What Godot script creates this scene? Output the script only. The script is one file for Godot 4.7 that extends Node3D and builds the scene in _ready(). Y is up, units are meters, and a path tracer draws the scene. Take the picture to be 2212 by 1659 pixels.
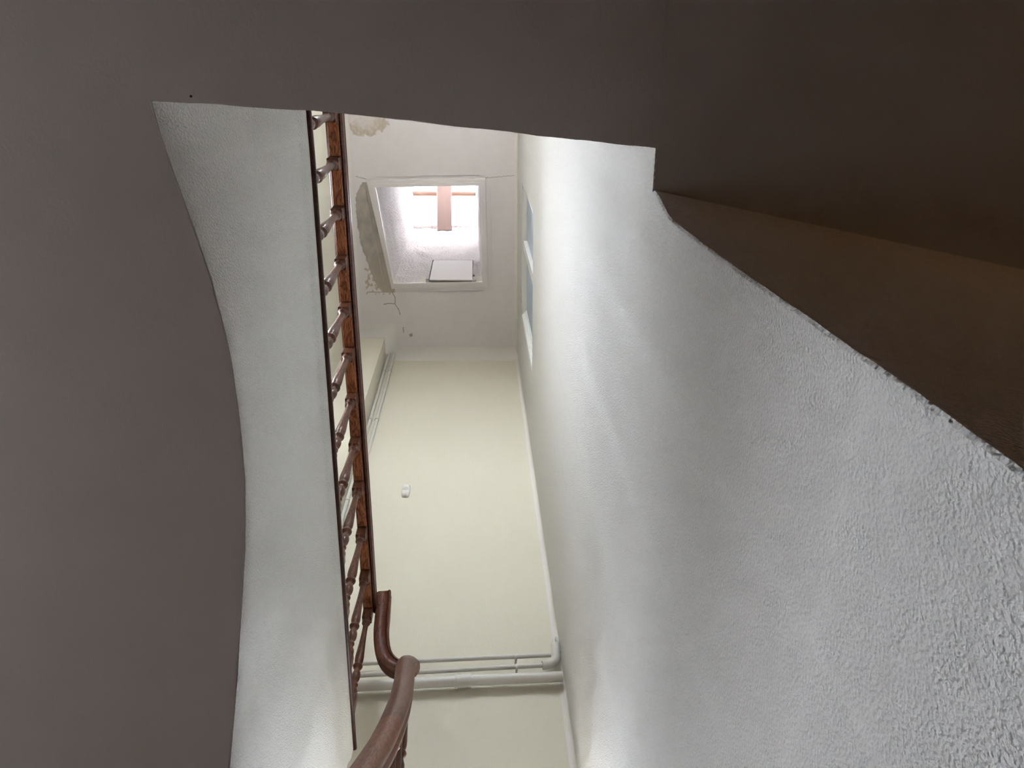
extends Node3D
# A stairwell seen from below. Working frame: X to the right, H above the eye, D away from the eye (metres).
const EYE := 1.6
const AX := Vector3(0.99872101, -0.04622951, 0.02047368)   # camera right in world axes
const AY := Vector3(0.0, 0.40493625, 0.91434492)           # camera up
const AB := Vector3(-0.05056025, -0.91317548, 0.40441834)  # camera back
const FOCAL := 1600.0

var M := {}

func V(x: float, h: float, d: float) -> Vector3:
	return Vector3(x, h + EYE, -d)

# direction of a photo pixel (2212 x 1659) and the point on it at depth d
func ray(u: float, v: float) -> Vector3:
	return (AX * (u - 1106.0) - AY * (v - 829.5) - AB * FOCAL).normalized()

func at_depth(u: float, v: float, d: float) -> Vector3:
	var r := ray(u, v)
	return Vector3(0, EYE, 0) + r * (d / -r.z)

func _ready() -> void:
	_camera_and_light()
	_materials()
	_shell()
	_soffits()
	_skylight()
	_sash_window()
	_stair_balustrade(_landing_balustrade())
	_pipes()
	_sensor()
	_small_things()

func _camera_and_light() -> void:
	var cam := Camera3D.new()
	cam.name = "camera"
	cam.transform = Transform3D(Basis(AX, AY, AB).orthonormalized(), Vector3(0, EYE, 0))
	cam.fov = rad_to_deg(2.0 * atan(829.5 / FOCAL))
	cam.near = 0.02
	cam.far = 200.0
	add_child(cam)
	cam.current = true
	var sky_mat := ProceduralSkyMaterial.new()
	sky_mat.sky_top_color = Color(0.90, 0.93, 0.97)
	sky_mat.sky_horizon_color = Color(0.93, 0.94, 0.96)
	sky_mat.ground_bottom_color = Color(0.42, 0.41, 0.40)
	sky_mat.ground_horizon_color = Color(0.55, 0.55, 0.55)
	var sky := Sky.new()
	sky.sky_material = sky_mat
	var env := Environment.new()
	env.background_mode = Environment.BG_SKY
	env.sky = sky
	env.background_energy_multiplier = 8.0
	env.tonemap_mode = Environment.TONE_MAPPER_LINEAR
	env.tonemap_exposure = 6.3
	env.sdfgi_enabled = true
	env.ssao_enabled = true
	env.ssil_enabled = true
	var we := WorldEnvironment.new()
	we.name = "world_environment"
	we.environment = env
	add_child(we)

# ---------------------------------------------------------------- helpers
func mat(called: String, c: Color, rough := 0.8, spec := 0.5) -> StandardMaterial3D:
	var m := StandardMaterial3D.new()
	m.resource_name = called
	m.albedo_color = c
	m.roughness = rough
	m.metallic_specular = spec
	M[called] = m
	return m

func noise_image(seed_value: int, freq: float, octaves: int, ridged := false, size := 1024) -> Image:
	var n := FastNoiseLite.new()
	n.seed = seed_value
	n.noise_type = FastNoiseLite.TYPE_SIMPLEX_SMOOTH
	n.frequency = freq
	n.fractal_type = FastNoiseLite.FRACTAL_RIDGED if ridged else FastNoiseLite.FRACTAL_FBM
	n.fractal_octaves = octaves
	n.fractal_gain = 0.45
	return n.get_seamless_image(size, size)

func relief(m: StandardMaterial3D, im: Image, metres: float, height_cm: float) -> void:
	m.heightmap_enabled = true
	m.heightmap_texture = ImageTexture.create_from_image(im)
	m.heightmap_scale = height_cm
	m.uv1_triplanar = true
	m.uv1_world_triplanar = true
	m.uv1_scale = Vector3.ONE / metres

func new_st() -> SurfaceTool:
	var st := SurfaceTool.new()
	st.begin(Mesh.PRIMITIVE_TRIANGLES)
	return st

func commit(st: SurfaceTool, called: String, m: Material, parent: Node = self) -> MeshInstance3D:
	st.generate_normals()
	var o := MeshInstance3D.new()
	o.name = called
	o.mesh = st.commit()
	o.material_override = m
	parent.add_child(o, true)
	return o

func thing(called: String, label: String, category: String, at := Vector3.ZERO, group := "") -> Node3D:
	var o := Node3D.new()
	o.name = called
	add_child(o, true)
	o.position = at
	tag(o, label, category, group)
	return o

func tag(o: Node, label: String, category: String, group := "") -> void:
	if label: o.set_meta("label", label)
	if category: o.set_meta("category", category)
	if group: o.set_meta("group", group)

func structure(o: Node, label := "", category := "") -> Node:
	o.set_meta("kind", "structure")
	if label: o.set_meta("label", label)
	if category: o.set_meta("category", category)
	return o

func tri(st: SurfaceTool, a: Vector3, b: Vector3, c: Vector3, inside: Vector3) -> void:
	# front faces run clockwise seen from outside
	if (b - a).cross(c - a).dot((a + b + c) / 3.0 - inside) > 0.0:
		var t := b
		b = c
		c = t
	for p in [a, b, c]:
		st.add_vertex(p)

func quad(st: SurfaceTool, a: Vector3, b: Vector3, c: Vector3, d: Vector3, inside: Vector3) -> void:
	tri(st, a, b, c, inside)
	tri(st, a, c, d, inside)

# solid between two quads (bottom ring p0..p3, top ring q0..q3)
func hexa(st: SurfaceTool, p: Array, q: Array) -> void:
	st.set_smooth_group(-1)
	var mid := Vector3.ZERO
	for k in 4:
		mid += (p[k] + q[k]) / 8.0
	quad(st, p[0], p[1], p[2], p[3], mid)
	quad(st, q[0], q[1], q[2], q[3], mid)
	for k in 4:
		var n := (k + 1) % 4
		quad(st, p[k], p[n], q[n], q[k], mid)

# box in X, H, D ranges
func box(st: SurfaceTool, x0: float, x1: float, h0: float, h1: float, d0: float, d1: float) -> void:
	hexa(st, [V(x0, h0, d0), V(x1, h0, d0), V(x1, h0, d1), V(x0, h0, d1)], [V(x0, h1, d0), V(x1, h1, d0), V(x1, h1, d1), V(x0, h1, d1)])

# box about the origin of a part, edges chamfered by c
func bevel_box(st: SurfaceTool, mid: Vector3, size: Vector3, c: float) -> void:
	st.set_smooth_group(-1)
	var s := size / 2.0
	var pts := []
	for k in 8:
		var sg := Vector3(1 if k & 1 else -1, 1 if k & 2 else -1, 1 if k & 4 else -1)
		var full: Vector3 = sg * s
		pts.append([mid + full - Vector3(0, sg.y, sg.z) * c, mid + full - Vector3(sg.x, 0, sg.z) * c, mid + full - Vector3(sg.x, sg.y, 0) * c])
	for k in 8:
		tri(st, pts[k][0], pts[k][1], pts[k][2], mid)
	for ax in 3:
		var b1: int = 1 << ((ax + 1) % 3)
		var b2: int = 1 << ((ax + 2) % 3)
		for side in 2:
			var o: int = side << ax
			quad(st, pts[o][ax], pts[o | b1][ax], pts[o | b1 | b2][ax], pts[o | b2][ax], mid)
	for ax in 3:
		var a1 := (ax + 1) % 3
		var a2 := (ax + 2) % 3
		for i in 2:
			for j in 2:
				var o: int = (i << a1) | (j << a2)
				var e: int = o | (1 << ax)
				quad(st, pts[o][a1], pts[e][a1], pts[e][a2], pts[o][a2], mid)

# smooth grid of points g[row][col]; the front looks towards 'seen_from'
func grid(st: SurfaceTool, g: Array, seen_from: Vector3, smooth := true) -> void:
	st.set_smooth_group(0 if smooth else -1)
	for i in g.size() - 1:
		for j in g[i].size() - 1:
			var a: Vector3 = g[i][j]
			var b: Vector3 = g[i][j + 1]
			var c: Vector3 = g[i + 1][j + 1]
			var d: Vector3 = g[i + 1][j]
			var inside := (a + b + c + d) / 4.0
			inside += (inside - seen_from).normalized()
			if a.distance_squared_to(b) > 1e-12 and b.distance_squared_to(c) > 1e-12: tri(st, a, b, c, inside)
			if a.distance_squared_to(d) > 1e-12 and c.distance_squared_to(d) > 1e-12: tri(st, a, c, d, inside)

# turned shape: profile of (radius, height) about a vertical axis
func lathe(st: SurfaceTool, profile: Array, base: Vector3, seg := 16) -> void:
	st.set_smooth_group(0)
	for i in profile.size() - 1:
		var p: Vector2 = profile[i]
		var q: Vector2 = profile[i + 1]
		for k in seg:
			var a0 := TAU * k / seg
			var a1 := TAU * (k + 1) / seg
			var axis := base + Vector3(0, (p.y + q.y) / 2.0, 0)
			quad(st, base + Vector3(cos(a0) * p.x, p.y, sin(a0) * p.x), base + Vector3(cos(a1) * p.x, p.y, sin(a1) * p.x),
				base + Vector3(cos(a1) * q.x, q.y, sin(a1) * q.x), base + Vector3(cos(a0) * q.x, q.y, sin(a0) * q.x), axis)

# closed profile (x across, y up) swept along a path with an up vector for each point
func sweep(st: SurfaceTool, path: Array, ups: Array, profile: Array, scale_by := 1.0) -> void:
	var rings := []
	for i in path.size():
		var t: Vector3 = (path[mini(i + 1, path.size() - 1)] - path[maxi(i - 1, 0)]).normalized()
		var up: Vector3 = (ups[i] - t * ups[i].dot(t)).normalized()
		var side := t.cross(up)
		var ring := []
		for p in profile:
			ring.append(path[i] + side * p.x * scale_by + up * p.y * scale_by)
		rings.append(ring)
	st.set_smooth_group(0)
	var n := profile.size()
	for i in path.size() - 1:
		var mid: Vector3 = (path[i] + path[i + 1]) / 2.0
		for k in n:
			quad(st, rings[i][k], rings[i][(k + 1) % n], rings[i + 1][(k + 1) % n], rings[i + 1][k], mid)
	st.set_smooth_group(-1)
	for e in [0, path.size() - 1]:
		var mid: Vector3 = path[1] if e == 0 else path[path.size() - 2]
		var c: Vector3 = Vector3.ZERO
		for p in rings[e]:
			c += p / n
		for k in n:
			tri(st, rings[e][k], rings[e][(k + 1) % n], c, mid)

func circle(r: float, seg := 12) -> Array:
	var a := []
	for k in seg:
		a.append(Vector2(cos(TAU * k / seg), sin(TAU * k / seg)) * r)
	return a

func spline(pts: Array, steps: int) -> Array:
	var out := []
	for i in pts.size() - 1:
		var a: Vector3 = pts[maxi(i - 1, 0)]
		var b: Vector3 = pts[i]
		var c: Vector3 = pts[i + 1]
		var d: Vector3 = pts[mini(i + 2, pts.size() - 1)]
		for s in steps:
			out.append(b.cubic_interpolate(c, a, d, float(s) / steps))
	out.append(pts[-1])
	return out

func steady(n: int, v: Vector3) -> Array:
	var a := []
	a.resize(n)
	a.fill(v)
	return a

# ---------------------------------------------------------------- materials
func _materials() -> void:
	var stipple := noise_image(11, 0.055, 3)
	var worms := noise_image(12, 0.03, 2, true)
	stipple.convert(Image.FORMAT_L8)
	worms.convert(Image.FORMAT_L8)
	var sd := stipple.get_data()
	var wd := worms.get_data()
	for i in sd.size():
		sd[i] = clampi(int(sd[i] * 0.6 + wd[i] * 0.4), 0, 255)
	stipple = Image.create_from_data(1024, 1024, false, Image.FORMAT_L8, sd)
	relief(mat("right_plaster", Color(0.895, 0.89, 0.88), 0.75, 0.35), stipple, 0.42, 0.9)
	relief(mat("apron_plaster", Color(0.915, 0.915, 0.895), 0.75, 0.35), stipple, 0.42, 0.8)
	relief(mat("far_plaster", Color(0.865, 0.845, 0.78), 0.8, 0.3), stipple, 0.5, 0.12)
	relief(mat("soffit_plaster", Color(0.865, 0.835, 0.82), 0.6, 0.4), stipple, 0.6, 0.05)
	mat("cove_plaster", Color(0.885, 0.87, 0.85), 0.75, 0.35)
	var rough := noise_image(21, 0.012, 5, true)
	relief(mat("shaft_plaster", Color(0.865, 0.84, 0.83), 0.9, 0.2), rough, 0.8, 1.5)
	mat("hatch_paint", Color(0.90, 0.88, 0.875), 0.8, 0.3)
	mat("white_gloss", Color(0.90, 0.90, 0.89), 0.3, 0.5)
	mat("frame_paint", Color(0.90, 0.88, 0.88), 0.45, 0.5)
	mat("pipe_paint", Color(0.82, 0.81, 0.78), 0.35, 0.5)
	mat("sensor_plastic", Color(0.92, 0.91, 0.89), 0.4, 0.5)
	mat("sensor_lens", Color(0.84, 0.83, 0.80), 0.5, 0.5)
	mat("beam_wood", Color(0.57, 0.49, 0.46), 0.85, 0.3)
	mat("bar_wood", Color(0.50, 0.40, 0.35), 0.8, 0.3)
	mat("dark_metal", Color(0.12, 0.11, 0.11), 0.6, 0.5)
	mat("crack", Color(0.32, 0.27, 0.22), 0.95, 0.2)
	mat("floor_boards", Color(0.42, 0.31, 0.24), 0.6, 0.4)
	var frosted := mat("obscure_glass", Color(0.62, 0.70, 0.78), 0.35, 0.6)
	frosted.clearcoat_enabled = true
	frosted.clearcoat = 0.5
	var glass := mat("clear_glass", Color(1, 1, 1, 0.06), 0.0, 0.5)
	glass.transparency = BaseMaterial3D.TRANSPARENCY_ALPHA
	# polished wood with grain, darker for the rails, lighter for the fillets
	var grain := _grain_image()
	for w in [["rail_wood", Color(0.40, 0.24, 0.19), 0.32], ["baluster_wood", Color(0.44, 0.28, 0.21), 0.34], ["fillet_wood", Color(0.74, 0.50, 0.37), 0.45], ["nosing_wood", Color(0.30, 0.18, 0.14), 0.35], ["stair_rail_wood", Color(0.44, 0.27, 0.21), 0.38], ["stair_rail_pale", Color(0.56, 0.36, 0.27), 0.42]]:
		var m := mat(w[0], w[1], w[2], 0.33)
		m.albedo_texture = grain
		m.uv1_triplanar = true
		m.uv1_scale = Vector3(1.7, 1.7, 1.7)
		m.clearcoat_enabled = not w[0].begins_with("stair")
		m.clearcoat = 0.12
		m.clearcoat_roughness = 0.12

func _grain_image() -> ImageTexture:
	var n := FastNoiseLite.new()
	n.seed = 5
	n.noise_type = FastNoiseLite.TYPE_SIMPLEX_SMOOTH
	n.frequency = 0.006
	var fine := FastNoiseLite.new()
	fine.seed = 6
	fine.frequency = 0.05
	var im := Image.create(512, 512, false, Image.FORMAT_RGB8)
	for y in 512:
		for x in 512:
			var ring := sin(n.get_noise_2d(x * 3.0, y * 0.55) * 24.0 + x * 0.05)
			var v := 0.86 + 0.10 * ring + 0.06 * fine.get_noise_2d(x * 4.0, y * 0.4)
			if ring < -0.75: v -= 0.16
			im.set_pixel(x, y, Color(v, v * (0.97 + 0.02 * ring), v * (0.93 + 0.03 * ring)))
	return ImageTexture.create_from_image(im)

# ---------------------------------------------------------------- shell
const CEIL := 7.5
const SLAB := 1.71
func wall_x(d: float) -> float:
	return 0.40 + 0.0234 * d

func right_box(st: SurfaceTool, h0: float, h1: float, d0: float, d1: float, depth0 := 0.0, depth1 := 0.28) -> void:
	hexa(st, [V(wall_x(d0) + depth0, h0, d0), V(wall_x(d0) + depth1, h0, d0), V(wall_x(d1) + depth1, h0, d1), V(wall_x(d1) + depth0, h0, d1)],
		[V(wall_x(d0) + depth0, h1, d0), V(wall_x(d0) + depth1, h1, d0), V(wall_x(d1) + depth1, h1, d1), V(wall_x(d1) + depth0, h1, d1)])

const PASSAGE_WIN := [0.10, 1.10, 0.62, 1.15]         # window of the passage, in its left wall
const SIDE_WIN := [0.48, 0.88, 2.7, 5.05]          # window of the landing, in the left wall: near, far, sill, head
const BACK_DOOR := [-1.25, -1.0, -0.6, 0.3]     # glazed light at the end of the passage, under the half landing
const STAIR_WIN := [-0.22, 0.38, 1.55, 2.18]      # window over the half landing, below the frame: left, right, sill, head
const LANDING_WIN := [-0.32, 0.385, 5.0, 7.35]     # tall window of the upper landing, behind the eye
func wall_with_hole(st: SurfaceTool, x0: float, x1: float, h0: float, h1: float, d0: float, d1: float, w: Array) -> void:
	box(st, x0, x1, h0, w[2], d0, d1)
	box(st, x0, x1, w[3], h1, d0, d1)
	box(st, x0, w[0], w[2], w[3], d0, d1)
	box(st, w[1], x1, w[2], w[3], d0, d1)

# plain two-light window set in a wall across the view
func cross_window(called: String, label: String, w: Array, d: float) -> void:
	var win := Node3D.new()
	win.name = called
	add_child(win)
	structure(win, label, "window")
	var f := 0.045
	var sideways := called in ["window_6", "window_7"]                                # lies in the left wall: its span runs along the depth
	var bars := [[w[0], w[1], w[2], w[2] + f], [w[0], w[1], w[3] - f, w[3]], [w[0], w[0] + f, w[2] + f, w[3] - f], [w[1] - f, w[1], w[2] + f, w[3] - f]]
	var cx: float = (w[0] + w[1]) / 2.0
	bars.append([cx - 0.02, cx + 0.02, w[2] + f, w[3] - f])
	for b in bars:
		var st := new_st()
		if sideways: box(st, d - 0.025, d + 0.025, b[2], b[3], b[0], b[1])
		else: box(st, b[0], b[1], b[2], b[3], d - 0.025, d + 0.025)
		commit(st, "frame_bar", M.white_gloss, win)
	for p in [[w[0] + f, cx - 0.02], [cx + 0.02, w[1] - f]]:
		var st := new_st()
		if sideways: box(st, d - 0.003, d + 0.003, w[2] + f, w[3] - f, p[0], p[1])
		else: box(st, p[0], p[1], w[2] + f, w[3] - f, d - 0.003, d + 0.003)
		commit(st, "pane", M.clear_glass, win)

const WIN := [1.03, 2.27, 5.37, 6.76]   # sash window: near, far, sill, head
func _shell() -> void:
	# right wall, with the opening for the sash window
	var st := new_st()
	right_box(st, SLAB, WIN[2], -1.6, 3.25)
	right_box(st, WIN[3], CEIL + 0.1, -1.6, 3.25)
	right_box(st, WIN[2], WIN[3], -1.6, WIN[0])
	right_box(st, WIN[2], WIN[3], WIN[1], 3.25)
	right_box(st, WIN[2] - 0.1, WIN[3] + 0.1, WIN[0] - 0.1, WIN[1] + 0.1, 0.2, 0.28)
	# its lower part ends at an arris and turns into the passage
	var noise := FastNoiseLite.new()
	noise.seed = 3
	noise.frequency = 9.0
	var rows := []
	var turn := []
	var arris := []
	for i in 121:
		var h := -EYE + (SLAB + EYE) * i / 120.0
		var lean := 0.030 * smoothstep(0.3, 1.5, h)                      # the arris leans a little, then rounds off under the landing
		var cd := 0.272 + lean - 0.030 * smoothstep(1.52, 1.71, h)
		var w := noise.get_noise_1d(h) * 0.0025
		rows.append([V(wall_x(3.05), h, 3.05), V(wall_x(1.2), h, 1.2), V(wall_x(cd), h, cd + 0.005 + w)])
		arris.append([rows[-1][2], V(wall_x(cd) + 0.004, h, cd + 0.001 + w * 0.6)])
		turn.append([arris[-1][1], V(3.7, h, cd + 0.63)])
	grid(st, arris, V(0.0, 0.5, 0.0), false)
	grid(st, turn, V(0.9, 0.5, -1.0))
	grid(st, rows, V(-0.3, 0.5, 1.0))
	structure(commit(st, "wall_right", M.right_plaster), "white stippled plaster wall rising beside the stair up to the ceiling", "wall")
	# far wall and the chimney breast at its left end
	st = new_st()
	wall_with_hole(st, -0.45, 0.75, -EYE, CEIL + 0.1, 3.0, 3.25, STAIR_WIN)
	wall_with_hole(st, -2.8, -0.45, -EYE, CEIL + 0.1, 3.0, 3.25, BACK_DOOR)
	var far := commit(st, "wall_far", M.far_plaster)
	structure(far, "cream plaster wall carrying the pipes and the motion sensor", "wall")
	st = new_st()
	box(st, -1.5, -0.945, LAND, CEIL + 0.1, 2.74, 2.998)
	structure(commit(st, "wall_breast", M.far_plaster), "pale plaster chimney breast beside the riser pipes", "wall")
	st = new_st()                                                        # plaster bead in the corner
	var bead := []
	for k in 7:
		var a := PI / 2.0 * k / 6.0
		var x := wall_x(3.0)
		bead.append([V(x - 0.03 * (1.0 - sin(a)), 0.2, 3.0 - 0.03 * (1.0 - cos(a))), V(x - 0.03 * (1.0 - sin(a)), CEIL - 0.1, 3.0 - 0.03 * (1.0 - cos(a)))])
	grid(st, bead, V(0, 4, 1))
	commit(st, "corner_bead", M.cove_plaster, far)
	# upper left, upper near walls
	st = new_st()
	box(st, -1.6, -1.31, SLAB, SIDE_WIN[2], -1.6, 2.9)
	box(st, -1.6, -1.31, SIDE_WIN[3], CEIL + 0.1, -1.6, 2.9)
	box(st, -1.6, -1.31, SIDE_WIN[2], SIDE_WIN[3], -1.6, SIDE_WIN[0])
	box(st, -1.6, -1.31, SIDE_WIN[2], SIDE_WIN[3], SIDE_WIN[1], 2.9)
	structure(commit(st, "wall_left", M.far_plaster), "pale plaster wall behind the landing balusters", "wall")
	st = new_st()
	wall_with_hole(st, -1.6, 0.75, SLAB, CEIL + 0.1, -1.9, -1.6, LANDING_WIN)
	structure(commit(st, "wall_near", M.far_plaster), "pale plaster wall at the back of the upper landing", "wall")
	# lower passage
	st = new_st()
	box(st, -2.9, -2.6, -EYE, PASSAGE_WIN[2], -6.0, 3.1)
	box(st, -2.9, -2.6, PASSAGE_WIN[3], 2.3, -6.0, 3.1)
	box(st, -2.9, -2.6, PASSAGE_WIN[2], PASSAGE_WIN[3], -6.0, PASSAGE_WIN[0])
	box(st, -2.9, -2.6, PASSAGE_WIN[2], PASSAGE_WIN[3], PASSAGE_WIN[1], 3.1)
	box(st, -2.9, 3.9, -EYE, 2.3, -6.3, -6.0)
	box(st, 3.6, 3.9, -EYE, 2.3, -6.1, 1.3)
	structure(commit(st, "wall_passage", M.soffit_plaster), "off-white walls of the passage under the landing", "wall")
	st = new_st()
	box(st, -2.9, 3.9, -EYE - 0.2, -EYE, -6.3, 3.2)
	structure(commit(st, "floor", M.floor_boards), "brown boarded floor of the passage", "floor")
	# flight of steps rising away from the eye to the half landing, under the frame
	var flight := Node3D.new()
	flight.name = "stair_flight"
	add_child(flight)
	structure(flight, "brown wooden steps climbing beside the right wall", "stairs")
	for k in 12:
		st = new_st()
		var top := 1.40 - 0.2 * k
		box(st, -0.36, 0.43, maxf(top - 0.24, -EYE), top, 2.42 - 0.19 * (k + 1) if k else 2.42, 3.0 if k == 0 else 2.42 - 0.19 * k + 0.02)
		commit(st, "step", M.floor_boards, flight)

	cross_window("window_3", "plain window over the half landing of the stair", STAIR_WIN, 3.12)
	cross_window("window_5", "glazed light at the end of the passage under the stair", BACK_DOOR, 3.12)
	cross_window("window_6", "landing window in the left wall behind the balusters", SIDE_WIN, -1.45)
	cross_window("window_7", "wide low window in the left wall of the passage", PASSAGE_WIN, -2.75)
	cross_window("window_4", "tall window of the upper landing", LANDING_WIN, -1.75)
	# ceiling with the opening for the skylight
	var o := [V(-1.6, CEIL, -1.9), V(0.75, CEIL, -1.9), V(0.75, CEIL, 3.25), V(-1.6, CEIL, 3.25)]
	var hole := _opening(CEIL)
	st = new_st()
	st.set_smooth_group(-1)
	for k in 4:
		var n := (k + 1) % 4
		for t in [[o[k], o[n], hole[n]], [o[k], hole[n], hole[k]]]:
			var a: Vector3 = t[0]
			var b: Vector3 = t[1]
			var c: Vector3 = t[2]
			if (b - a).cross(c - a).y < 0.0:
				var s := b
				b = c
				c = s
			for p in [a, b, c]:
				st.set_uv(Vector2((p.x + 1.5) / 2.25, (-p.z + 1.9) / 5.15))
				st.add_vertex(p)
	st.generate_normals()
	var m := mat("ceiling_paint", Color(0.90, 0.88, 0.885), 0.85, 0.3)
	m.albedo_texture = _ceiling_stains()
	var c := MeshInstance3D.new()
	c.name = "ceiling"
	c.mesh = st.commit()
	c.material_override = m
	add_child(c)
	structure(c, "white ceiling with a damp stain and a bare plaster patch beside the skylight", "ceiling")
	# roof slab behind the ceiling keeps daylight out
	st = new_st()
	for k in 4:
		var n := (k + 1) % 4
		var up := Vector3(0, 0.2, 0)
		hexa(st, [o[k] + up * 0.02, o[n] + up * 0.02, hole[n] + up * 0.02, hole[k] + up * 0.02], [o[k] + up, o[n] + up, hole[n] + up, hole[k] + up])
	commit(st, "ceiling_slab", M.far_plaster, c)
	# coves
	st = new_st()
	_cove(st, [V(wall_x(3.0), CEIL, 3.0), V(-0.945, CEIL, 3.0), V(-0.945, CEIL, 2.74), V(-1.31, CEIL, 2.74), V(-1.31, CEIL, -1.6)], 0.115)
	structure(commit(st, "trim_1", M.cove_plaster), "plain white plaster cove along the ceiling edge", "cove")
	st = new_st()
	_cove(st, [V(wall_x(-1.6), CEIL, -1.6), V(wall_x(3.0), CEIL, 3.0)], 0.035)
	structure(commit(st, "trim_2", M.cove_plaster), "narrow plaster bead where the right wall meets the ceiling", "cove")

# concave cove of radius r below a ceiling polyline; the room lies to the right of the path as seen from below
func _cove(st: SurfaceTool, path: Array, r: float) -> void:
	var rings := []
	for i in path.size():
		var a: Vector3 = (path[i] - path[maxi(i - 1, 0)]).normalized() if i > 0 else (path[1] - path[0]).normalized()
		var b: Vector3 = (path[i + 1] - path[i]).normalized() if i < path.size() - 1 else a
		var na := a.cross(Vector3.UP)
		var nb := b.cross(Vector3.UP)
		if path[0].distance_to(V(wall_x(3.0), CEIL, 3.0)) < 0.01:
			na = -na
			nb = -nb
		else:
			na = -na
			nb = -nb
		var n := (na + nb).normalized()
		n /= maxf(n.dot(na), 0.3)
		var ring := []
		for k in 9:
			var t := PI / 2.0 * k / 8.0
			ring.append(path[i] + n * r * (1.0 - sin(t)) + Vector3.DOWN * r * (1.0 - cos(t)))
		rings.append(ring)
	grid(st, rings, V(-0.3, 3.0, 1.4))

func _ceiling_stains() -> ImageTexture:
	var w := 1024
	var h := 2048
	var im := Image.create(w, h, false, Image.FORMAT_RGB8)
	im.fill(Color.WHITE)
	var n := FastNoiseLite.new()
	n.seed = 9
	n.frequency = 0.02
	n.fractal_octaves = 4
	var at := func(x: float, d: float) -> Vector2: return Vector2((x + 1.5) / 2.25 * w, (d + 1.9) / 5.15 * h)
	# faint uneven paint
	for y in range(int(h * 0.36), int(h * 0.97)):
		for x in range(100, 930):
			var v := 0.985 + 0.012 * n.get_noise_2d(x * 0.5, y * 0.5)
			im.set_pixel(x, y, Color(v, v, v))
	# damp ring
	var s: Vector2 = at.call(-1.04, 0.53)
	for y in range(int(s.y) - 90, int(s.y) + 90):
		for x in range(int(s.x) - 110, int(s.x) + 110):
			var q := Vector2((x - s.x) / 100.0, (y - s.y) / 78.0)
			var rr := q.length() + 0.22 * n.get_noise_2d(x * 1.4, y * 1.4)
			var k := clampf(smoothstep(1.04, 0.93, rr) * (0.35 + 0.65 * smoothstep(0.35, 0.95, rr)), 0.0, 1.0)
			if q.x + q.y < -0.2: k *= 0.35
			if k > 0.0: im.set_pixel(x, y, im.get_pixel(x, y).lerp(Color(0.80, 0.755, 0.665), k * (0.72 + 0.4 * n.get_noise_2d(x * 3.0, y * 3.0))))
	# bare plaster beside the skylight frame: an outline of its own, blotched
	var left := [[1.18, -1.115], [1.28, -1.165], [1.40, -1.178], [1.55, -1.175], [1.70, -1.16], [1.82, -1.135], [1.95, -1.10], [2.08, -1.06], [2.20, -1.015], [2.27, -0.96]]
	for y in range(int(at.call(0, 1.16).y), int(at.call(0, 2.28).y)):
		var d := (y + 0.5) / h * 5.15 - 1.9
		var lx := -1.1
		for i in left.size() - 1:
			if d >= left[i][0] and d <= left[i + 1][0]: lx = lerpf(left[i][1], left[i + 1][1], (d - left[i][0]) / (left[i + 1][0] - left[i][0]))
		var rx := lerpf(-1.055, -0.84, clampf((d - 1.13) / 1.11, 0.0, 1.0))
		lx += 0.012 * n.get_noise_1d(y * 2.0)
		for x in range(int(at.call(lx, d).x), int(at.call(rx, d).x) + 6):
			var b := n.get_noise_2d(x * 0.9 + 400.0, y * 0.6)
			var c := Color(0.80, 0.78, 0.73).lerp(Color(0.70, 0.69, 0.665), clampf(0.4 + 1.2 * b, 0.0, 1.0))
			c = c.lerp(Color(0.84, 0.79, 0.70), 0.5 * smoothstep(1.9, 2.2, d + 0.5 * b))
			im.set_pixel(x, y, c)
	# flaked edges and tan staining at its far end
	for y in range(int(at.call(0, 2.02).y), int(at.call(0, 2.30).y)):
		for x in range(int(at.call(-1.13, 0).x), int(at.call(-0.87, 0).x)):
			var b := n.get_noise_2d(x * 2.2, y * 2.2 + 900.0)
			if b > 0.12 and im.get_pixel(x, y).b > 0.9: im.set_pixel(x, y, Color(0.86, 0.80, 0.70))
	# cracks and a pock mark
	for c in [[[-0.86, 2.27], [-0.83, 2.33], [-0.835, 2.40], [-0.80, 2.46], [-0.785, 2.52]], [[-0.955, 2.405], [-0.90, 2.395], [-0.835, 2.40]], [[-0.76, 2.66], [-0.755, 2.72]], [[0.10, 1.10], [0.25, 1.085], [0.42, 1.07]], [[-1.16, 1.10], [-1.06, 1.125]]]:
		for i in c.size() - 1:
			var a: Vector2 = at.call(c[i][0], c[i][1])
			var b: Vector2 = at.call(c[i + 1][0], c[i + 1][1])
			for k in 60:
				var p := a.lerp(b, k / 60.0) + Vector2(n.get_noise_2d(k * 5.0, i * 90.0), n.get_noise_2d(k * 5.0, i * 90.0 + 500.0)) * 3.0
				im.fill_rect(Rect2i(Vector2i(p), Vector2i(2, 2) if c[0][1] > 2.0 else Vector2i(1, 2)), Color(0.66, 0.60, 0.52))
	for k in 40:
		var p: Vector2 = at.call(-0.68, 2.745)
		p += Vector2(n.get_noise_1d(k * 37.0), n.get_noise_1d(k * 53.0 + 99.0)) * 14.0
		im.fill_rect(Rect2i(Vector2i(p), Vector2i(3, 3)), Color(0.70, 0.64, 0.57))
	return ImageTexture.create_from_image(im)

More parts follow.
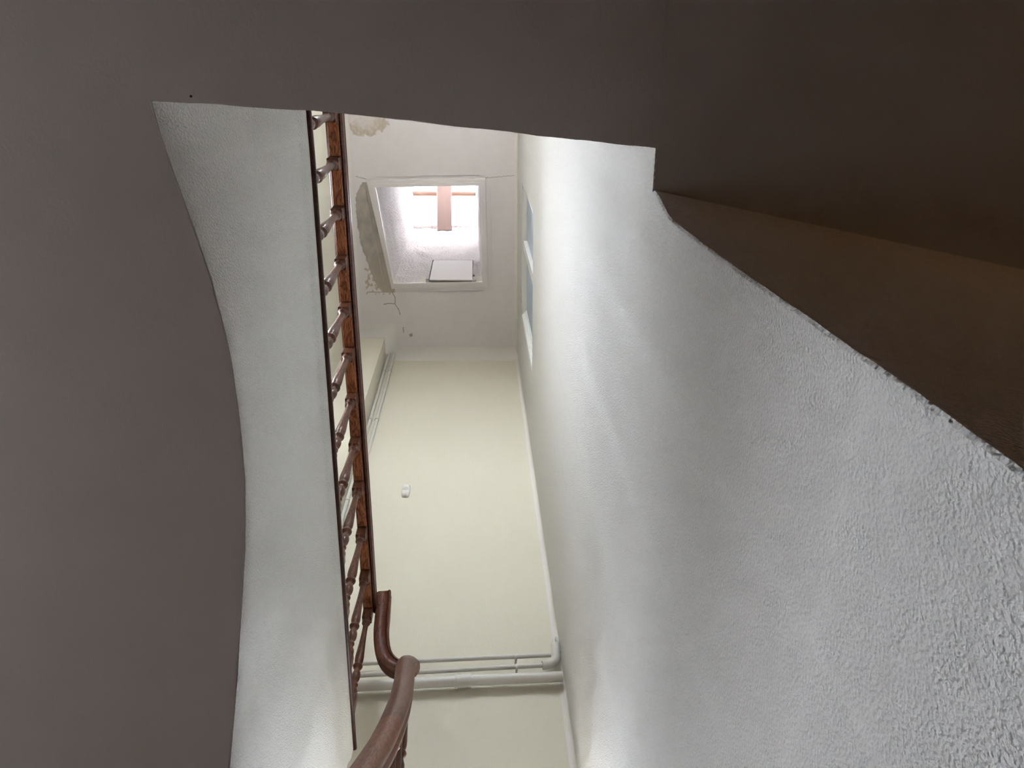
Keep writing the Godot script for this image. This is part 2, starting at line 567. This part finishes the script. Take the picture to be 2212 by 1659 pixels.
# ---------------------------------------------------------------- soffits and apron under the landing
# stations of the lower edge of the apron: X, H, D
const EDGE := [[-0.682, 1.710, 0.103], [-0.674, 1.707, 0.165], [-0.661, 1.701, 0.224], [-0.644, 1.691, 0.285], [-0.617, 1.672, 0.376], [-0.591, 1.648, 0.469], [-0.569, 1.621, 0.566], [-0.554, 1.597, 0.644], [-0.540, 1.556, 0.772], [-0.535, 1.533, 0.842], [-0.532, 1.510, 0.913], [-0.533, 1.485, 0.984], [-0.536, 1.458, 1.066], [-0.543, 1.428, 1.152], [-0.552, 1.394, 1.249], [-0.563, 1.352, 1.372], [-0.574, 1.318, 1.470], [-0.586, 1.281, 1.574], [-0.598, 1.235, 1.70], [-0.606, 1.16, 1.92], [-0.61, 1.05, 2.25], [-0.61, 0.94, 2.55], [-0.61, 0.87, 2.765]]
const LAND := 2.33
func apron_x(d: float) -> float:
	return -0.4925 - 0.0125 * maxf(d - 0.3, 0.0) - 0.003 * maxf(d - 1.7, 0.0)

func _soffits() -> void:
	# landing over the eye: flat soffit with a straight, slightly skewed edge
	var st := new_st()
	var noise := FastNoiseLite.new()
	noise.seed = 8
	noise.frequency = 5.0
	var near_edge := func(x: float) -> float:
		var base := 0.103 + 0.011 * smoothstep(-0.68, -0.35, x) + 0.089 * maxf(x + 0.354, 0.0)
		return base + 0.0022 * noise.get_noise_1d(x * 2.0)
	var under := []
	var upper := []
	for i in 90:
		var x := -0.682 + (0.62 + 0.682) * i / 89.0
		var e: float = near_edge.call(x)
		under.append([V(x, SLAB, e), V(x, SLAB, e - 0.03), V(x, SLAB, -1.0), V(x, SLAB, -6.2)])
		upper.append([V(x, SLAB, e), V(x, LAND, e + 0.0), V(x, LAND, -6.2)])
	grid(st, under, V(0, 0, 0))
	grid(st, upper, V(0, 4, 3), false)
	var s1 := new_st()
	# left of the well the soffit falls away along the apron; right of the wall it roofs the passage
	var rows := []
	for h in [-6.2, -1.0, -0.2, 0.0]:
		rows.append([V(-0.682, SLAB, h), V(-1.2, SLAB, h), V(-2.7, SLAB, h)])
	for e in EDGE:
		rows.append([V(e[0], e[1], e[2]), V(-1.2, e[1], e[2]), V(-2.7, e[1], e[2])])
	rows.append([V(-0.61, 0.8, 3.05), V(-1.2, 0.8, 3.05), V(-2.7, 0.8, 3.05)])
	grid(st, rows, V(-0.9, -0.5, 0.3))
	grid(st, [[V(0.409, SLAB - 0.001, -6.2), V(3.9, SLAB - 0.001, -6.2)], [V(0.409, SLAB - 0.001, 0.30), V(3.9, SLAB - 0.001, 1.3)]], V(0.8, 0, 0))
	box(st, 0.62, 3.9, SLAB + 0.002, LAND, -6.3, 1.4)
	box(st, -2.9, -1.3, SLAB + 0.03, LAND, -6.3, 3.1)
	var soffit := commit(st, "ceiling_soffit", M.soffit_plaster)
	structure(soffit, "shaded off-white soffit of the landing over the passage", "soffit")
	# apron: the plastered face between soffit and landing edge
	rows = []
	for e in EDGE:
		var top := apron_x(e[2])
		var row := [V(e[0] - 0.004, e[1] - 0.001, e[2])]
		for k in 15:
			var t := k / 14.0
			var h := lerpf(e[1] + 0.004, LAND - 0.075, t)
			row.append(V(lerpf(e[0], top - 0.012, 1.0 - pow(1.0 - t, 1.6)), h, e[2]))
		row.append(V(top - 0.004, LAND - 0.06, e[2]))
		row.append(V(top, LAND - 0.045, e[2]))
		row.append(V(top, LAND, e[2]))
		rows.append(row)
	st = new_st()
	grid(st, rows, V(0.3, 1.5, 1.2))
	# far end of the apron and the landing floor behind it
	var e: Array = EDGE[-1]
	var last := []
	for p in rows[-1]:
		last.append([p, Vector3(-1.25 - 1.3, p.y, p.z)])
	grid(st, last, V(0, 1, 4), false)
	structure(commit(st, "wall_apron", M.apron_plaster), "white plastered face under the landing balusters, curved along its lower edge", "wall")
	st = new_st()
	box(st, -1.31, -0.53, LAND - 0.02, LAND + 0.012, 0.0, 2.73)
	structure(commit(st, "floor_landing", M.floor_boards), "wooden floor of the landing behind the balusters", "floor")

# ---------------------------------------------------------------- skylight
func _opening(h: float) -> Array:
	var t := (h - CEIL) / 2.7
	var near_left := Vector2(lerpf(-0.969, -0.90, t), lerpf(1.202, 1.19, t))
	return [V(near_left.x, h, near_left.y), V(lerpf(0.055, 0.025, t), h, 1.171), V(lerpf(0.082, 0.03, t), h, 2.15), V(lerpf(-0.84, -0.825, t), h, 2.172)]

func glass_h(d: float) -> float:
	return 10.2 + (2.172 - d)

func _skylight() -> void:
	# shaft through the loft
	var shaft := Node3D.new()
	shaft.name = "skylight_shaft"
	add_child(shaft)
	structure(shaft, "rough white plastered shaft between ceiling and roof glass", "shaft")
	var lo := _opening(CEIL - 0.01)
	var noise := FastNoiseLite.new()
	noise.seed = 31
	noise.frequency = 3.2
	noise.fractal_octaves = 3
	for k in 4:
		var n := (k + 1) % 4
		var st := new_st()
		var inner := []
		var out: Vector3 = ((lo[k] + lo[n]) / 2.0 - (lo[0] + lo[2]) / 2.0)
		out.y = 0
		out = out.normalized()
		var rows := 36
		var cols := 24
		for i in rows + 1:
			var row := []
			for j in cols + 1:
				var s := float(j) / cols
				var base: Vector3 = lo[k].lerp(lo[n], s)
				var top_h := glass_h(-base.z) + 0.05
				var h := lerpf(CEIL - 0.01, top_h, float(i) / rows)
				var ring := _opening(h)
				var p: Vector3 = ring[k].lerp(ring[n], s)
				var amp := 0.022 * smoothstep(0.0, 0.08, float(i) / rows) * smoothstep(0.0, 0.06, s) * smoothstep(0.0, 0.06, 1.0 - s)
				row.append(p + out * amp * noise.get_noise_3d(p.x * 1.6, p.y, p.z * 1.6))
			inner.append(row)
		var mid: Vector3 = (lo[0] + lo[2]) / 2.0 + Vector3(0, 1.4, 0)
		grid(st, inner, mid)
		var back := []
		for row in [inner[0], inner[-1]]:
			var r2 := []
			for p in row:
				r2.append(p + out * 0.1)
			back.append(r2)
		grid(st, back, mid + out * 9.0, false)
		commit(st, ["wall_near", "wall_right", "wall_far", "wall_left"][k], M.shaft_plaster, shaft)
	# access hatch in the far wall of the shaft
	var hatch := thing("loft_hatch", "small flat white access hatch low in the far wall of the skylight shaft", "hatch")
	var hx := [-0.475, -0.012]
	var st := new_st()
	bevel_box(st, V((hx[0] + hx[1]) / 2.0, 7.889, 2.137), Vector3(hx[1] - hx[0] - 0.02, 0.80, 0.012), 0.002)
	commit(st, "door_leaf", M.hatch_paint, hatch)
	for e in [[hx[0] - 0.03, hx[1] + 0.03, 8.30, 8.325], [hx[0] - 0.03, hx[0], 7.50, 8.30], [hx[1], hx[1] + 0.03, 7.50, 8.30]]:   # lining round the leaf, a finger's gap between
		st = new_st()
		box(st, e[0], e[1], e[2], e[3], 2.131, 2.175)
		commit(st, "lining", M.shaft_plaster, hatch)
	st = new_st()
	box(st, hx[1] - 0.004, hx[1] + 0.012, 7.62, 7.66, 2.118, 2.14)
	commit(st, "latch", M.dark_metal, hatch)
	# roof glazing
	var win := Node3D.new()
	win.name = "window_1"
	add_child(win)
	structure(win, "bright two-light roof window at the top of the shaft", "skylight")
	var xs := [-0.92, -0.40, 0.06]
	var ds := [2.20, 1.78, 1.36, 1.10]
	for i in 2:
		for j in 3:
			st = new_st()
			var g := [V(xs[i], glass_h(ds[j]), ds[j]), V(xs[i + 1], glass_h(ds[j]), ds[j]), V(xs[i + 1], glass_h(ds[j + 1]), ds[j + 1]), V(xs[i], glass_h(ds[j + 1]), ds[j + 1])]
			hexa(st, g, [g[0] + Vector3(0, 0.006, 0), g[1] + Vector3(0, 0.006, 0), g[2] + Vector3(0, 0.006, 0), g[3] + Vector3(0, 0.006, 0)])
			commit(st, "pane", M.clear_glass, win)
	for d in [1.78, 1.36]:
		st = new_st()
		var p := V(-0.43, glass_h(d) - 0.03, d)
		sweep(st, [p + Vector3(-0.5, 0, 0), p, p + Vector3(0.5, 0, 0)], steady(3, Vector3(0, 1, 1).normalized()), [Vector2(-0.022, -0.03), Vector2(0.022, -0.03), Vector2(0.022, 0.03), Vector2(-0.022, 0.03)])
		commit(st, "glazing_bar", M.bar_wood, win)
	st = new_st()
	var b0 := V(-0.405, glass_h(2.19) - 0.19, 2.19)
	var b1 := V(-0.435, glass_h(1.16) - 0.19, 1.16)
	var prof := [Vector2(-0.058, -0.085), Vector2(-0.03, -0.1), Vector2(0.03, -0.1), Vector2(0.058, -0.085), Vector2(0.058, 0.1), Vector2(-0.058, 0.1)]
	var beam_path := []
	for k in 13:
		beam_path.append(b0.lerp(b1, k / 12.0))
	sweep(st, beam_path, steady(13, Vector3(0, 1, 1).normalized()), prof)
	commit(st, "rafter", M.beam_wood, win)
	st = new_st()
	sweep(st, [V(-0.93, 10.17, 2.16), V(0.07, 10.17, 2.16)], steady(2, Vector3.UP), [Vector2(-0.03, -0.02), Vector2(0.03, -0.02), Vector2(0.03, 0.03), Vector2(-0.03, 0.03)])
	commit(st, "sill", M.shaft_plaster, win)
	# moulded frame round the opening
	var frame := Node3D.new()
	frame.name = "trim_3"
	add_child(frame)
	structure(frame, "white moulded frame around the skylight opening in the ceiling", "frame")
	var inn := _opening(CEIL)
	var outr := [V(-1.064, CEIL, 1.128), V(0.109, CEIL, 1.099), V(0.145, CEIL, 2.207), V(-0.862, CEIL, 2.238)]
	for k in 4:
		var n := (k + 1) % 4
		st = new_st()
		for lay in [[0.0, 1.0, 0.012], [0.16, 0.93, 0.020], [0.55, 1.0, 0.028]]:
			var dn := Vector3(0, -lay[2], 0)
			var a0: Vector3 = outr[k].lerp(inn[k], lay[0])
			var a1: Vector3 = outr[n].lerp(inn[n], lay[0])
			var c1: Vector3 = outr[n].lerp(inn[n], lay[1])
			var c0: Vector3 = outr[k].lerp(inn[k], lay[1])
			var sl := Vector3(0, 0.004, 0)
			hexa(st, [a0 + sl, a1 + sl, c1 + sl, c0 + sl], [a0.lerp(c0, 0.05) + dn, a1.lerp(c1, 0.05) + dn, c1 + dn, c0 + dn])
		commit(st, "frame_board", M.frame_paint, frame)

# ---------------------------------------------------------------- sash window in the right wall
func _sash_window() -> void:
	var win := Node3D.new()
	win.name = "window_2"
	add_child(win)
	structure(win, "two-light white window with bluish obscured glass high in the right wall", "window")
	# nested frames, each set deeper than the last
	var insets := [0.0, 0.016, 0.032, 0.048, 0.07]
	var depths := [0.004, 0.014, 0.024, 0.034]
	for k in 4:
		var a: float = insets[k]
		var b: float = insets[k + 1]
		for side in 4:
			var st := new_st()
			if side == 0: right_box(st, WIN[2] + a, WIN[3] - a, WIN[0] + a, WIN[0] + b, depths[k], 0.12)
			if side == 1: right_box(st, WIN[2] + a, WIN[3] - a, WIN[1] - b, WIN[1] - a, depths[k], 0.12)
			if side == 2: right_box(st, WIN[2] + a, WIN[2] + b, WIN[0] + b, WIN[1] - b, depths[k], 0.12)
			if side == 3: right_box(st, WIN[3] - b, WIN[3] - a, WIN[0] + b, WIN[1] - b, depths[k], 0.12)
			commit(st, "frame_bar", M.white_gloss, win)
	var st := new_st()
	right_box(st, WIN[2] + 0.07, WIN[3] - 0.07, 1.535, 1.615, 0.012, 0.12)
	commit(st, "mullion", M.white_gloss, win)
	for p in [[WIN[0] + 0.07, 1.535], [1.615, WIN[1] - 0.07]]:
		st = new_st()
		right_box(st, WIN[2] + 0.07, WIN[3] - 0.07, p[0], p[1], 0.044, 0.050)
		commit(st, "pane", M.obscure_glass, win)

# ---------------------------------------------------------------- balustrade on the landing
const RAIL := [Vector2(-0.030, 0.004), Vector2(-0.026, 0.0), Vector2(0.022, 0.0), Vector2(0.024, -0.006), Vector2(0.031, -0.004), Vector2(0.034, 0.006), Vector2(0.034, 0.016), Vector2(0.028, 0.021), Vector2(0.028, 0.027), Vector2(0.035, 0.034), Vector2(0.034, 0.048), Vector2(0.024, 0.060), Vector2(0.0, 0.065), Vector2(-0.024, 0.060), Vector2(-0.034, 0.048), Vector2(-0.035, 0.034), Vector2(-0.028, 0.027), Vector2(-0.028, 0.021), Vector2(-0.034, 0.016), Vector2(-0.034, 0.006)]
const TURNING := [[0.0225, -0.075], [0.0225, -0.079], [0.0185, -0.083], [0.0175, -0.090], [0.0205, -0.096], [0.0205, -0.101], [0.015, -0.107], [0.0125, -0.120], [0.0125, -0.150], [0.0135, -0.19], [0.0155, -0.24], [0.0185, -0.29], [0.0205, -0.325], [0.0205, -0.345], [0.0175, -0.362], [0.0145, -0.370], [0.0205, -0.376], [0.0225, -0.382], [0.0205, -0.390], [0.0140, -0.396], [0.0125, -0.404], [0.0150, -0.415], [0.0190, -0.430], [0.0195, -0.445], [0.0170, -0.462], [0.0115, -0.475], [0.0115, -0.483], [0.0160, -0.489], [0.0160, -0.495], [0.0120, -0.502], [0.0120, -0.510], [0.0200, -0.530], [0.0210, -0.545], [0.0210, -0.560]]

func turning() -> Array:
	var a := []
	for p in TURNING:
		a.append(Vector2(p[0], p[1]))
	return a

# baluster hanging from its top at the origin: square blocks and a turned shaft
func make_baluster(parent: Node3D) -> Node3D:
	var b := Node3D.new()
	b.name = "baluster"
	parent.add_child(b, true)
	var st := new_st()
	bevel_box(st, Vector3(0, -0.036, 0), Vector3(0.046, 0.084, 0.046), 0.003)
	commit(st, "top_block", M.baluster_wood, b)
	st = new_st()
	lathe(st, turning(), Vector3.ZERO, 18)
	commit(st, "turned_shaft", M.baluster_wood, b)
	st = new_st()
	bevel_box(st, Vector3(0, -0.61, 0), Vector3(0.044, 0.11, 0.044), 0.003)
	commit(st, "bottom_block", M.baluster_wood, b)
	return b

const BALUSTERS := [-0.15, 0.03, 0.215, 0.388, 0.577, 0.774, 0.973, 1.174, 1.387, 1.606, 1.837, 2.092, 2.343, 2.580]
func _landing_balustrade() -> Node3D:
	var t := thing("balustrade", "polished brown wooden balustrade along the landing, dropping by a gooseneck to the flight below", "balustrade", V(-0.53, LAND, 1.2))
	var o := t.position
	var st := new_st()
	var path := []
	for k in 30:
		path.append(V(-0.531 - 0.002 * sin(k * 0.21), 3.0, -0.5 + (2.60 + 0.5) * k / 29.0) - o)
	sweep(st, path, steady(30, Vector3.UP), RAIL)
	commit(st, "handrail", M.rail_wood, t)
	# nosing under the balusters
	st = new_st()
	path = []
	for k in 30:
		var d := 0.0 + 2.775 * k / 29.0
		path.append(V(apron_x(d) - 0.012, LAND, d) - o)
	sweep(st, path, steady(30, Vector3.UP), [Vector2(-0.03, 0.0), Vector2(0.020, 0.0), Vector2(0.025, 0.005), Vector2(0.026, 0.012), Vector2(0.022, 0.017), Vector2(-0.03, 0.017)])
	commit(st, "nosing", M.nosing_wood, t)
	var first: Node3D = null
	for i in BALUSTERS.size():
		var b: Node3D
		if first == null:
			first = make_baluster(t)
			b = first
		else:
			b = first.duplicate()
			b.name = "baluster"
			t.add_child(b, true)
		b.position = V(-0.536, 3.0, BALUSTERS[i]) - o
	for i in BALUSTERS.size() - 1:
		st = new_st()
		var d0: float = BALUSTERS[i] + 0.0235
		var d1: float = BALUSTERS[i + 1] - 0.0235
		bevel_box(st, V(-0.536, 2.994, (d0 + d1) / 2.0) - o, Vector3(0.042, 0.014, d1 - d0), 0.002)
		commit(st, "fillet", M.fillet_wood, t)
	return t

# ---------------------------------------------------------------- wreath and rail of the flight below
func _stair_balustrade(t: Node3D) -> void:
	var o := t.position
	# drop from the landing rail: [pixel u, v, depth, up vector]
	var pts := [[830, 1287, 2.60, Vector3(0, 0, -1)], [827, 1330, 2.60, Vector3(0, 0, -1)], [824, 1375, 2.60, Vector3(0, 0, -1)], [830, 1416, 2.60, Vector3(0.15, 0, -1)], [845, 1440, 2.59, Vector3(0.2, -0.1, -1)], [866, 1449, 2.56, Vector3(0.4, 0.1, -0.9)], [884, 1446, 2.49, Vector3(0.7, 0.6, -0.6)], [886, 1438, 2.40, Vector3(0.5, 1.0, -0.2)], [878, 1438, 2.31, Vector3(0.1, 1, 0.3)], [874, 1455, 2.24, Vector3(0, 0.8, 0.6)], [872, 1480, 2.16, Vector3(0, 0.75, 0.66)], [866, 1510, 2.06, Vector3(0, 0.72, 0.7)], [857, 1540, 1.97, Vector3(-0.05, 0.72, 0.7)], [844, 1574, 1.87, Vector3(-0.1, 0.72, 0.7)], [826, 1612, 1.77, Vector3(-0.12, 0.72, 0.7)], [804, 1650, 1.67, Vector3(-0.14, 0.72, 0.7)], [779, 1690, 1.57, Vector3(-0.15, 0.72, 0.7)], [748, 1735, 1.46, Vector3(-0.15, 0.72, 0.7)]]
	var pos := []
	var ups := []
	for p in pts:
		pos.append(at_depth(p[0], p[1], p[2]) - o)
		ups.append(p[3])
	var prof := []
	for p in RAIL:
		prof.append(Vector2(p.x, p.y - 0.03))
	var cut := 13
	var st := new_st()
	sweep(st, spline(pos.slice(0, cut + 1), 6), spline(ups.slice(0, cut + 1), 6), prof, 1.08)
	commit(st, "gooseneck", M.stair_rail_wood, t)
	st = new_st()
	sweep(st, spline(pos.slice(cut), 6), spline(ups.slice(cut), 6), prof, 1.08)
	commit(st, "stair_handrail", M.stair_rail_pale, t)
	for p in [[884, 1452, 2.40], [873, 1480, 2.16], [858, 1545, 1.96]]:
		var b := make_baluster(t)
		b.position = at_depth(p[0], p[1], p[2]) - o + Vector3(0.0, -0.02, 0.0)

# ---------------------------------------------------------------- pipes
func pipe(called: String, label: String, path: Array, r: float, group := "") -> Node3D:
	var base: Vector3 = path[0]
	for p in path:
		if p.y < base.y: base = p
	var t := thing(called, label, "pipe", base, group)
	var st := new_st()
	var rel := []
	var ups := []
	for p in path:
		rel.append(p - base)
	for i in rel.size():
		var d: Vector3 = (rel[mini(i + 1, rel.size() - 1)] - rel[maxi(i - 1, 0)]).normalized()
		ups.append(Vector3(0, 0, 1) if absf(d.z) < 0.8 else Vector3.UP)
	sweep(st, rel, ups, circle(r, 14))
	commit(st, "tube", M.pipe_paint, t)
	return t

func _pipes() -> void:
	# two risers in the corner by the chimney breast
	for k in 2:
		var x: float = [-0.918, -0.862][k]
		var riser := pipe("riser_pipe", ["thin white riser pipe tight against the chimney breast", "thin white riser pipe in the corner, farther from the chimney breast"][k], [V(x, 3.2, 2.955), V(x, 4.5, 2.955), V(x, 6.0, 2.955), V(x, CEIL + 0.02, 2.955)], 0.014)
		for h in [4.6, 5.9, 7.0]:
			var st := new_st()
			lathe(st, [Vector2(0.012, -0.012), Vector2(0.019, -0.012), Vector2(0.019, 0.012), Vector2(0.012, 0.012)], V(x, h, 2.955) - riser.position, 12)
			box_rel(st, V(x, h, 2.98) - riser.position, Vector3(0.012, 0.012, 0.045))
			commit(st, "clip", M.pipe_paint, riser)
	# three runs along the far wall
	var hi := pipe("heating_pipe", "thin white pipe, uppermost of the three running along the cream wall", [V(-0.90, 3.01, 2.955), V(-0.58, 3.02, 2.955), V(0.15, 3.045, 2.955), V(0.38, 3.053, 2.955), V(0.412, 3.055, 2.955)], 0.0125)
	var mid_path := [V(-0.90, 2.925, 2.955), V(-0.57, 2.938, 2.955), V(0.15, 2.972, 2.955), V(0.36, 2.982, 2.955)]
	var bend := spline([V(0.36, 2.982, 2.955), V(0.405, 2.99, 2.955), V(0.432, 3.015, 2.95), V(0.438, 3.055, 2.94), V(0.44, 3.11, 2.935)], 5)
	var mid := pipe("heating_pipe", "thin white pipe, middle of the three running along the cream wall", mid_path, 0.0125)
	var st := new_st()
	var rel := []
	for p in bend:
		rel.append(p - mid.position)
	sweep(st, rel, steady(rel.size(), Vector3(0, 0, 1)), circle(0.024, 14))
	commit(st, "elbow", M.pipe_paint, mid)
	st = new_st()
	var loop := spline([V(0.44, 3.09, 2.94), V(0.437, 3.14, 2.94), V(0.447, 3.165, 2.94), V(0.457, 3.14, 2.94), V(0.459, 3.06, 2.94)], 5)
	rel = []
	for p in loop:
		rel.append(p - mid.position)
	sweep(st, rel, steady(rel.size(), Vector3(0, 0, 1)), circle(0.009, 10))
	commit(st, "return_bend", M.pipe_paint, mid)
	var big := pipe("waste_pipe", "thick white pipe, lowest of the three running along the cream wall", [V(-0.90, 2.85, 2.95), V(-0.57, 2.86, 2.95), V(-0.06, 2.88, 2.95), V(0.458, 2.895, 2.95)], 0.027)
	st = new_st()
	var cpath := [V(-0.095, 2.8785, 2.95) - big.position, V(-0.095, 2.8785, 2.95) - big.position + Vector3(0.005, 0, 0), V(-0.025, 2.8815, 2.95) - big.position - Vector3(0.005, 0, 0), V(-0.025, 2.8815, 2.95) - big.position]
	sweep(st, [cpath[0], cpath[3]], steady(2, Vector3(0, 0, 1)), circle(0.0315, 16))
	for e in [cpath[0], cpath[3]]:
		sweep(st, [e - Vector3(0.006, 0, 0), e + Vector3(0.006, 0, 0)], steady(2, Vector3(0, 0, 1)), circle(0.0365, 16))
	commit(st, "coupling", M.pipe_paint, big)
	for o in [[hi, 3.041], [mid, 2.968]]:
		st = new_st()
		var c := V(0.222, o[1], 2.955) - (o[0] as Node3D).position
		sweep(st, [c - Vector3(0.006, 0, 0), c + Vector3(0.006, 0, 0)], steady(2, Vector3(0, 0, 1)), circle(0.0165, 14))
		box_rel(st, c + Vector3(0, 0, -0.022), Vector3(0.012, 0.012, 0.046))
		box_rel(st, c + Vector3(0, 0.02, 0.0), Vector3(0.008, 0.016, 0.008))
		commit(st, "clip", M.pipe_paint, o[0])

func box_rel(st: SurfaceTool, c: Vector3, s: Vector3) -> void:
	bevel_box(st, c, s, minf(0.002, minf(s.x, minf(s.y, s.z)) * 0.2))

# ---------------------------------------------------------------- motion sensor
func _sensor() -> void:
	var at := V(-0.513, 4.775, 3.0)
	var t := thing("motion_sensor", "small white plastic motion sensor on the cream wall above the pipes", "sensor", at)
	var st := new_st()
	# body: rounded outline that bulges forward
	var rows := []
	for i in 17:
		var y := -0.075 + 0.15 * i / 16.0
		var v := y / 0.075
		var half := 0.031 * (1.0 - pow(absf(v), 6.0) * 0.35)
		var depth := 0.040 * (1.0 - pow(absf(v), 5.0) * 0.55) * (1.0 - 0.12 * v)
		var row := []
		for k in 17:
			var a := PI * k / 16.0
			var cx := -cos(a)
			row.append(Vector3(signf(cx) * pow(absf(cx), 0.6) * half, y, pow(sin(a), 0.45) * depth))
		rows.append(row)
	grid(st, rows, Vector3(0, -3.0, 6.0))
	for i in [0, 16]:
		var c := Vector3(0, rows[i][0].y, 0.0)
		for k in 16:
			tri(st, rows[i][k], rows[i][k + 1], c, Vector3(0, 0, 0.01))
	commit(st, "housing", M.sensor_plastic, t)
	st = new_st()
	rows = []
	for i in 9:
		var v := -1.0 + 2.0 * i / 8.0
		var row := []
		for k in 13:
			var u := -1.0 + 2.0 * k / 12.0
			var hw := 0.022 * (1.0 - 0.35 * pow(maxf(v, 0.0), 3.0))
			row.append(Vector3(u * hw, -0.012 + v * 0.026, 0.0405 + 0.0075 * (1.0 - u * u) * (1.0 - v * v * v * v) - 0.002 * absf(u)))
		rows.append(row)
	grid(st, rows, Vector3(0, -3.0, 6.0))
	commit(st, "lens", M.sensor_lens, t)
	st = new_st()
	bevel_box(st, Vector3(-0.010, 0.048, 0.0325), Vector3(0.014, 0.014, 0.006), 0.002)
	commit(st, "indicator_window", M.white_gloss, t)

func _small_things() -> void:
	# wall lamp of the passage, round the corner behind the eye
	var lamp := thing("ceiling_lamp", "small round opal lamp under the soffit of the passage", "lamp", V(1.75, SLAB, -0.9))
	var ls := new_st()
	bevel_box(ls, Vector3(0, -0.012, 0), Vector3(0.12, 0.024, 0.12), 0.005)
	commit(ls, "back_plate", M.white_gloss, lamp)
	ls = new_st()
	var globe := []
	for k in 13:
		var a := PI * k / 12.0
		globe.append(Vector2(sin(a) * 0.06, -cos(a) * 0.06))
	lathe(ls, globe, Vector3(0, -0.083, 0), 20)
	var glow := mat("opal_glow", Color(0.95, 0.9, 0.8), 0.4, 0.5)
	glow.emission_enabled = true
	glow.emission = Color(1.0, 0.72, 0.36)
	glow.emission_energy_multiplier = 0.6
	commit(ls, "globe_shade", glow, lamp)
	var bulb := OmniLight3D.new()
	bulb.name = "bulb_light"
	bulb.light_color = Color(1.0, 0.70, 0.30)
	bulb.light_energy = 0.006
	bulb.light_size = 0.05
	bulb.omni_range = 12.0
	bulb.omni_attenuation = 2.0
	bulb.shadow_enabled = true
	bulb.position = Vector3(0, -0.083, 0)
	lamp.add_child(bulb)
	# hairline crack down the end of the right wall, under the landing edge
	var line := []
	for q in [[1414, 318], [1413, 335], [1411, 352], [1409, 366], [1407, 380], [1403, 392]]:
		var rr := ray(q[0], q[1])
		line.append(Vector3(0, EYE, 0) + rr * (0.4035 / (rr.x + 0.0234 * rr.z)))
	var cs := new_st()
	sweep(cs, line, steady(line.size(), Vector3(-1, 0, 0)), circle(0.0007, 5))
	commit(cs, "hairline_crack", M.crack, get_node("wall_right"))
	# nail left in the soffit close to the landing edge
	var at := V(0, 0, 0)
	var r := ray(413, 208)
	at = Vector3(0, EYE, 0) + r * (SLAB / r.y)
	var t := thing("nail", "dark nail head left in the soffit beside the corner of the well", "nail", at)
	var st := new_st()
	lathe(st, [Vector2(0.0, -0.004), Vector2(0.0022, -0.0035), Vector2(0.0026, -0.002), Vector2(0.002, 0.0), Vector2(0.0015, 0.006)], Vector3.ZERO, 10)
	commit(st, "head", M.dark_metal, t)
